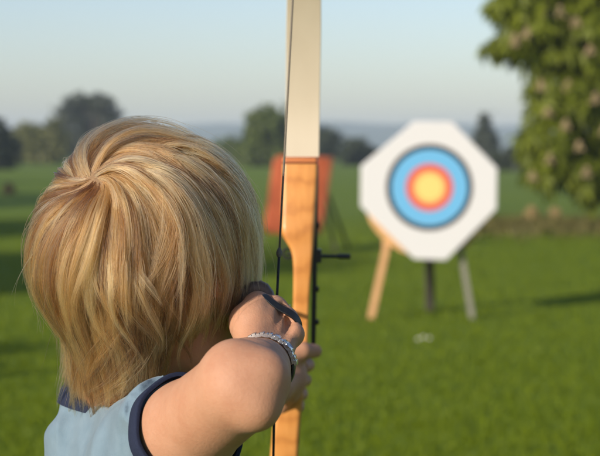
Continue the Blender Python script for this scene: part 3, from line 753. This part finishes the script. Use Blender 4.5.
def leg(a, b_, wd, mt, par, name='leg'):
    a = np.array(a); b_ = np.array(b_); d_ = nrm(b_-a); x = nrm(np.cross(d_, [0, 1, 0])); y = np.cross(x, d_)
    mb = MB(); mb.box((a+b_)/2, x*wd/2, y*wd*.4, (b_-a)/2); return mb.build(name, mt, par, angle=30)
def gp0(u_, d_): q_ = P(u_, 300, d_); q_[2] = 0; return q_
topL = P(408, 150, 13.87); topR = P(444, 150, 13.87)
leg(gp0(370, 13.78)+[0, 0, -.03], topL, .055, m_post, tg); leg(gp0(473, 13.78)+[0, 0, -.03], topR, .046, m_grey, tg)['label'] = 'grey leg'
leg(gp0(430, 14.45)+[0, 0, -.03], P(429, 160, 13.95), .075, m_dark, tg)['label'] = 'rear leg darkened by painted shade'  # the rear leg's shade is put into its dark colour
cb = MB(); cb.box(P(426, 243, 13.86), [.36, 0, 0], [0, .025, 0], [0, 0, .035]); cb.build('crossbar', m_post, tg)
m_red = noisy('red_board', (.36, .072, .022), (.46, .10, .032), 6, .75, bs=.15)
m_redside = noisy('board_edge', (.16, .06, .025), (.22, .09, .04), 6, .8, bs=.15)
RC = P(297, 195, 22.6)
rt = empty('archery_target', (float(RC[0]), 22.7, 0), 'red-orange square target board leaning on dark legs behind the bow', 'archery target')
yw = R(16); bx = np.array([math.cos(yw), math.sin(yw), 0]); by = np.array([-math.sin(yw), math.cos(yw), 0]); rl = R(8.5)
ex = bx*math.cos(rl*.2)-np.array([0, 0, 1])*math.sin(rl*.2); ez = np.array([0, 0, 1])*math.cos(rl)+bx*math.sin(rl)
mb = MB(); mb.box(RC, ex*.385, by*.06, ez*.53); mb.build('board', m_red, rt, angle=30)
mb = MB(); mb.box(RC+ex*.40, ex*.016, by*.066, ez*.535); mb.build('edge_batten', m_redside, rt, angle=30)
for (ua, ub, da) in ((336, 322, 22.9), (281, 288, 22.9), (349, 326, 23.6)):
    leg(gp0(ua, da)-[0, 0, .03], P(ub, 190, 22.75), .045, m_dark, rt)

# ------------------------------------------------------------------ trees
def foliage(name, c1, c2, sc, trans=.35):
    m = bpy.data.materials.new(name); m.use_nodes = True; t = m.node_tree; b = t.nodes['Principled BSDF']; b.inputs['Roughness'].default_value = .55; b.inputs['Specular IOR Level'].default_value = .3
    g = N(t, 'ShaderNodeNewGeometry'); f = noise(t, coords(t), sc, 3)
    a = N(t, 'ShaderNodeMath', operation='MULTIPLY_ADD'); a.inputs[1].default_value = .5; t.links.new(g.outputs['Random Per Island'], a.inputs[0])
    f2 = N(t, 'ShaderNodeMath', operation='MULTIPLY'); f2.inputs[1].default_value = .6; t.links.new(f, f2.inputs[0]); t.links.new(f2.outputs[0], a.inputs[2])
    col = ramp(t, a.outputs[0], [(.15, c1), (.8, c2)]); t.links.new(col, b.inputs['Base Color'])
    tr = N(t, 'ShaderNodeBsdfTranslucent'); t.links.new(col, tr.inputs[0]); mx = N(t, 'ShaderNodeMixShader'); mx.inputs[0].default_value = trans
    t.links.new(b.outputs[0], mx.inputs[1]); t.links.new(tr.outputs[0], mx.inputs[2]); t.links.new(mx.outputs[0], t.nodes['Material Output'].inputs['Surface'])
    return m
m_bark = noisy('bark', (.05, .04, .03), (.11, .09, .07), 8, .9, (1, 1, .3), bs=.5, bd=.02)
m_chest = foliage('chestnut_leaves', (.085, .115, .006), (.20, .235, .014), 1.2, .5)
m_oak = foliage('green_leaves', (.045, .07, .010), (.11, .14, .022), .4)
m_olive = foliage('olive_leaves', (.07, .08, .015), (.15, .15, .03), .4)
m_darkf = foliage('dark_leaves', (.012, .020, .010), (.035, .045, .020), .4, .15)
m_cedar = foliage('cedar_needles', (.022, .030, .020), (.050, .058, .034), .4, .15)
m_blos = noisy('blossom', (.24, .175, .085), (.34, .26, .14), 30, .8, bs=0)
def leaf_cards(cent, nrm_, size, rg, sides=4, elong=1.7):
    n = len(cent); a = rg.normal(size=(n, 3)); nn = nrm_+rg.normal(size=(n, 3))*.7; nn /= np.linalg.norm(nn, axis=1)[:, None]
    a -= (a*nn).sum(1)[:, None]*nn; a /= np.linalg.norm(a, axis=1)[:, None]; b_ = np.cross(nn, a); s_ = size[:, None]
    V = np.stack([cent-a*s_*elong*.5, cent+b_*s_*.5+nn*s_*.08, cent+a*s_*elong*.5-nn*s_*.15, cent-b_*s_*.5+nn*s_*.08], 1)
    return V.reshape(-1, 3), np.arange(4*n).reshape(n, 4)
def crown_pts(lobes, n, rg, shell=.6):
    r3 = np.array([l[3]**2 for l in lobes]); pk = rg.choice(len(lobes), n, p=r3/r3.sum()); C_ = np.array([l[:3] for l in lobes])[pk]; rad = np.array([l[3] for l in lobes])[pk]
    sq = np.array([l[4] if len(l) > 4 else .85 for l in lobes])[pk]
    d_ = rg.normal(size=(n, 3)); d_ /= np.linalg.norm(d_, axis=1)[:, None]
    rr = rad*(shell+(1-shell)*rg.random(n)**.7)*(1+.22*np.sin(d_[:, 0]*7+pk)+.18*np.sin(d_[:, 2]*9+pk*2))
    p = C_+d_*rr[:, None]; p[:, 2] = C_[:, 2]+(p[:, 2]-C_[:, 2])*sq
    return p, d_
def tree(name, base, lobes, n, leaf, mt, label, cat, group=None, trunk_r=.2, seed=1, palm=False, tuft=5, shell=.6):
    rg = np.random.default_rng(seed); root = empty(name, tuple(map(float, base)), label, cat, group)
    top = np.mean([l[:3] for l in lobes], 0); base = np.array(base, float)
    mb = MB(); tp = [base-[0, 0, .2], base*.6+top*.4+rg.normal(size=3)*trunk_r*.5, base*.25+top*.75, top+[0, 0, .5*lobes[0][3]]]
    tp = smooth_pts(tp, 5); mb.tube(tp, list(np.linspace(trunk_r*1.25, trunk_r*.25, len(tp))), 10)
    for l in lobes[:16]:
        s_ = tp[int(len(tp)*(.35+.4*rg.random()))]; e = np.array(l[:3]); m1 = (s_+e)/2+[0, 0, -.1*np.linalg.norm(e-s_)]
        mb.tube(smooth_pts([s_, m1, e], 4), list(np.linspace(trunk_r*.42, trunk_r*.07, 9)), 7)
    mb.build('trunk', m_bark, root)
    p, d_ = crown_pts(lobes, n, rg, shell)
    if palm:                                                   # palmate leaves of five to seven drooping leaflets
        V = []; 
        for k in range(6):
            a = 2*math.pi*k/6+rg.random(n)*.5; ax = d_+np.array([0, 0, .5])+rg.normal(size=(n, 3))*.4; ax /= np.linalg.norm(ax, axis=1)[:, None]
            e1 = np.cross(ax, [.3, .2, .93]); e1 /= np.linalg.norm(e1, axis=1)[:, None]; e2 = np.cross(ax, e1)
            dr = e1*np.cos(a)[:, None]+e2*np.sin(a)[:, None]; dr = dr-np.array([0, 0, .35]); sdv = np.cross(ax, dr); ln_ = leaf*(.7+.6*rg.random(n))[:, None]
            V.append(np.stack([p, p+dr*ln_*.55+sdv*ln_*.17, p+dr*ln_-[0, 0, .04], p+dr*ln_*.55-sdv*ln_*.17], 1))
        V = np.concatenate(V).reshape(-1, 3); F_ = np.arange(len(V)).reshape(-1, 4)
    else:
        p2 = np.repeat(p, tuft, 0)+rg.normal(size=(n*tuft, 3))*leaf*.9; V, F_ = leaf_cards(p2, np.repeat(d_, tuft, 0), leaf*(.6+.8*rg.random(n*tuft)), rg)
    link('crown', mesh_np('crown', V, F_), mt, root, smooth=False)
    return root
# the horse chestnut on the right
def L_(u_, v_, d_, r_, s_=.85): return (*P(u_, v_, d_), r_, s_)
lob = [L_(578, 35, 30, .95), L_(540, 28, 29.6, .62), L_(512, 44, 29.4, .36, .6), L_(492, 46, 29.4, .17, .6), L_(503, 4, 29.6, .34), L_(528, -8, 30, .6), L_(562, 92, 29.8, .70), L_(552, 138, 29.6, .58), L_(546, 172, 29.4, .36), L_(580, 172, 29.6, .50), L_(600, 105, 30.4, .95), L_(606, 165, 30.2, .7), L_(632, 60, 31, 1.4), L_(645, 150, 31, 1.1), L_(625, -30, 31, 1.5), L_(560, -45, 30.6, 1.1)]
rg0 = np.random.default_rng(3)
for i in range(26):
    a = rg0.random()*6.28; q_ = 2.9*math.sqrt(rg0.random()); lob.append((8.2+q_*math.cos(a), 33.2+q_*math.sin(a), 2.0+6.5*rg0.random(), .9+.5*rg0.random(), .85))
ch = tree('horse_chestnut_tree', (8.0, 33.0, 0), lob, 18000, .21, m_chest, 'leafy horse chestnut tree in blossom overhanging the right side', 'tree', None, .35, 4, True, shell=.55)
for (u_, v_) in ((527, 33), (515, 40), (576, 22), (541, 85), (568, 86), (579, 146), (550, 159), (533, 176), (587, 172), (596, 98), (560, 12), (566, 125), (548, 112), (590, 50), (605, 130), (545, 10)):
    mb = MB(); c0 = P(u_, v_, 28.9+.25*rg0.random()); hgt = .15+.08*rg0.random()
    for i in range(60):
        s_ = rg0.random(); a = rg0.random()*6.28; rr = (.075*(1-s_)+.012)*(.5+.8*rg0.random()); c1 = c0+np.array([math.cos(a)*rr, math.sin(a)*rr, (s_-.5)*hgt]); sz = .016
        x_ = Vector(rg0.normal(size=3)).normalized(); y_ = x_.orthogonal().normalized(); z_ = x_.cross(y_)
        mb.box(c1, x_*sz, y_*sz, z_*sz*.5)
    mb.build('blossom', m_blos, ch)
# trees and bushes far across the park
def clump(cx, cy, base, hgt, wid_, n, rg): 
    return [(cx+wid_*.5*(rg.random()*2-1)*.8, cy+wid_*.3*(rg.random()*2-1), base+hgt*(.25+.6*rg.random()), wid_*.26*(.7+.6*rg.random())) for _ in range(n)]
def far(name, u0, u1, vtop, d_, mt, label, cat, seed, n=900, leaf=.35, lift=.0, nl=12, group=None):
    rg = np.random.default_rng(seed); a = P(u0, vtop, d_); b_ = P(u1, vtop, d_); wd = b_[0]-a[0]; cx = (a[0]+b_[0])/2; top = a[2]
    lobes = []
    for i in range(nl):
        fx = rg.random()*2-1; rad = wd*.20*(.7+.6*rg.random()); hmax = top*(1-.35*fx*fx)-rad*.8
        lobes.append((cx+fx*(wd*.5-rad), d_+rg.normal()*wd*.12, max(rad*.5, lift*top+(hmax-lift*top)*rg.random()**.6), rad))
    return tree(name, (cx, d_, 0), lobes, n, leaf, mt, label, cat, group, max(.12, top*.03), seed)
far('evergreen_tree', -40, 12, 114, 118, m_darkf, 'near-black evergreen at the left edge of the far tree line', 'tree', 11, 1500)
far('bush', 8, 40, 124, 175, m_olive, 'olive bush between the black evergreen and the bigger olive bush', 'bush', 12, 900)
far('bush', 26, 66, 120, 165, m_olive, 'larger rounded olive bush just left of the flat-topped cedar', 'bush', 13, 1200)
# flat-topped cedar
rg = np.random.default_rng(14); lobes = []
cx = P(90, 100, 190)[0]
for (u_, v_, r_, s_) in ((72, 102, .95, .35), (84, 101, 1.0, .35), (97, 101, 1.1, .35), (108, 103, .9, .35), (64, 112, .8, .35), (80, 112, 1.1, .4), (100, 112, 1.2, .4), (113, 114, .8, .35), (58, 122, .9, .35), (74, 122, 1.2, .5), (92, 124, 1.3, .5), (110, 124, 1.2, .4), (120, 130, .9, .4), (66, 136, 1.3, .5), (84, 138, 1.4, .6), (104, 138, 1.3, .6), (120, 142, 1.2, .5), (75, 150, 1.2, .7), (95, 150, 1.3, .7), (115, 152, 1.2, .7)):
    q_ = P(u_, v_, 190+rg.normal()*.8); lobes.append((*q_, r_*.95, s_))
tree('cedar_tree', (cx, 190, 0), lobes, 1300, .34, m_cedar, 'dark flat-topped cedar rising above the head of the child on the left', 'tree', None, .35, 15, shell=.3)
far('bush', 112, 175, 138, 185, m_darkf, 'dark low thicket hidden mostly behind the hair, right of the cedar', 'bush', 16, 900)
far('broadleaf_tree', 240, 300, 111, 140, m_oak, 'green rounded tree between the blond head and the bow', 'tree', 17, 1800, .32)
far('bush', 205, 255, 138, 175, m_oak, 'green bush peeping out just right of the blond head', 'bush', 18, 800)
far('broadleaf_tree', 296, 348, 128, 160, m_darkf, 'dark green tree just right of the bow behind the red board', 'tree', 19, 1200, .3)
far('bush', 335, 385, 140, 150, m_darkf, 'low dark bush half behind the left side of the white target', 'bush', 20, 900, .3)
far('bush', 380, 450, 146, 170, m_oak, 'low green bush behind the middle of the white target', 'bush', 21, 700, .3)
far('bush', 440, 500, 147, 170, m_darkf, 'low dark bush behind the right side of the white target', 'bush', 22, 800, .3)
rg = np.random.default_rng(23); lobes = [(*P(485+rg.normal()*1.2*(q_/34), 114+q_, 160), .25+.028*q_, 1.1) for q_ in range(0, 46, 4)]
tree('conifer', (P(485, 160, 160)[0], 160, 0), lobes, 900, .26, m_cedar, 'slim pointed conifer rising just past the upper right of the white target', 'tree', None, .2, 23, shell=.2)
far('bush', 494, 532, 150, 110, m_darkf, 'dark bush under the left edge of the chestnut', 'bush', 24, 1200, .25)
far('bush', 515, 580, 146, 145, m_oak, 'green bush behind the lower chestnut branches', 'bush', 25, 900, .3)
far('bush', 570, 660, 140, 150, m_darkf, 'dark bush at the right edge behind the chestnut', 'bush', 26, 900, .3)
# trees out of frame on the left whose shadows fall across the lawn
for i, (x, y, hh) in enumerate(((-12.2, .9, 4.0), (-18.4, 4.6, 6.6), (-23, 12.5, 7.8), (-29, 26, 10.5), (-40, 44, 12))):
    rg = np.random.default_rng(40+i); lobes = [(x+rg.normal()*.2*hh, y+rg.normal()*.2*hh, hh*(.40+.5*rg.random()), (1.5+.6*rg.random())*min(1, hh/8)) for _ in range(9)]
    tree('shade_tree', (x, y, 0), lobes, 1500, .34, m_oak, ['smallest round tree beyond the left edge, nearest the child', 'small round tree beyond the left edge, second from the child', 'round tree beyond the left edge level with the near target', 'tall tree beyond the left edge level with the red board', 'tallest tree far beyond the left edge'][i], 'tree', None, .3, 50+i)

# ------------------------------------------------------------------ tussocks, rough strip, lawn blades
m_dry = noisy('dry_grass', (.25, .18, .07), (.40, .30, .14), 12, .9, bs=0)
m_blade = foliage('grass_blades', (.142, .202, .002), (.205, .260, .004), .9, .45)
m_rough = foliage('rough_grass_blades', (.10, .095, .025), (.19, .165, .05), .9, .3)
def blades(name, pts, hgt, mt, kind, rg, lean=.5, wdt=.006):
    n = len(pts); a = rg.random(n)*6.28; dr = np.stack([np.cos(a), np.sin(a), np.zeros(n)], 1); sdv = np.stack([-np.sin(a), np.cos(a), np.zeros(n)], 1)*wdt*(.6+.8*rg.random(n))[:, None]
    h_ = (hgt*(.5+rg.random(n)))[:, None]; up = np.array([0, 0, 1.])
    le = (lean*rg.random(n))[:, None]
    V = np.stack([pts-sdv, pts+sdv, pts+up*h_*.6+dr*h_*le*.4+sdv*.7, pts+up*h_+dr*h_*le, pts+up*h_*.6+dr*h_*le*.4-sdv*.7], 1).reshape(-1, 3)
    b0 = np.arange(n)*5; F_ = np.stack([b0, b0+1, b0+2, b0+3, b0+4], 1)
    o = link(name, mesh_np(name, V, F_), mt, None, smooth=False)
    if kind: o['kind'] = kind
    return o
rg = np.random.default_rng(60)
n = 260000; y = 5.5*np.exp(rg.random(n)*math.log(34/5.5)); x = (rg.random(n)*2-1)*(y*.30+1.2)
cl = np.sin(x*2.1+np.sin(y*1.3))*np.sin(y*1.7+x*.6); keep = rg.random(n) < .95+.05*cl
pts = np.stack([x, y, np.zeros(n)], 1)[keep]
blades('lawn_grass', pts, .018*(1+.03*pts[:, 1]), m_blade, 'stuff', rg, 1.0, .0032+0*pts[:, :1].mean())
n = 16000; x = 1.8+rg.random(n)*14; y = 29.5+rg.normal(size=n)*1.6+.1*x
blades('rough_grass', np.stack([x, y, np.zeros(n)], 1), .11, m_rough, 'stuff', rg, .9, .012)
for (u_, d_, r_, lb) in ((531, 33.5, .16, 'pale dry tussock in the rough grass nearest the white target'), (554, 34, .14, 'smaller pale dry tussock in the rough grass under the chestnut'), (10, 52, .22, 'pale dry tussock on the lawn at the left edge of the photo')):
    c0 = gp0(u_, d_); n = 500; dv = rg.normal(size=(n, 3)); dv[:, 2] = np.abs(dv[:, 2]); dv /= np.linalg.norm(dv, axis=1)[:, None]
    pp = c0+dv*np.array([r_, r_, r_*1.7])*(.55+.5*rg.random(n))[:, None]
    V, F_ = leaf_cards(pp, dv, r_*.22*(.6+.8*rg.random(n)), rg, elong=2.4)
    o = link('grass_tussock', mesh_np('grass_tussock', V, F_), m_dry, None, False); tag(o, lb, 'tussock', 'pale dry tussocks')

# ------------------------------------------------------------------ daisies in the lawn
m_petal, _, _ = mat('daisy_petal', (.55, .55, .48), .8); m_yolk, _, _ = mat('daisy_centre', (.6, .42, .05), .8); m_stem, _, _ = mat('daisy_stem', (.07, .12, .02), .8)
def gv(u_, v_):
    a = P(u_, v_, 1.0)-np.array([0, 0, H]); return np.array([0, 0, H])+a*(H/-a[2])
for (u_, v_) in ((423, 343), (418, 345), (429, 344)):
    c0 = gv(u_, v_); dz = empty('daisy', tuple(c0), 'small white daisy open in the mown grass of the lawn', 'daisy', 'daisies scattered in the lawn')
    top = c0+np.array([0, 0, .045]); tl = nrm([-.3, -.5, 1]); e1 = nrm(np.cross(tl, [1, 0, 0])); e2 = np.cross(tl, e1)
    mb = MB()
    for k in range(14):
        a = 6.283*k/14; dr = e1*math.cos(a)+e2*math.sin(a); sdv = np.cross(tl, dr)
        mb.box(top+dr*.0078, dr*.0055, sdv*.0019, tl*.0006)
    mb.build('petals', m_petal, dz)
    mb = MB(); mb.tube([top-tl*.001, top+tl*.002, top+tl*.004], [.0032, .003, .0014], 10); mb.build('flower_centre', m_yolk, dz)
    mb = MB(); mb.tube([c0-[0, 0, .01], (c0+top)/2+[.002, 0, 0], top-tl*.001], .0012, 6); mb.build('stem', m_stem, dz)
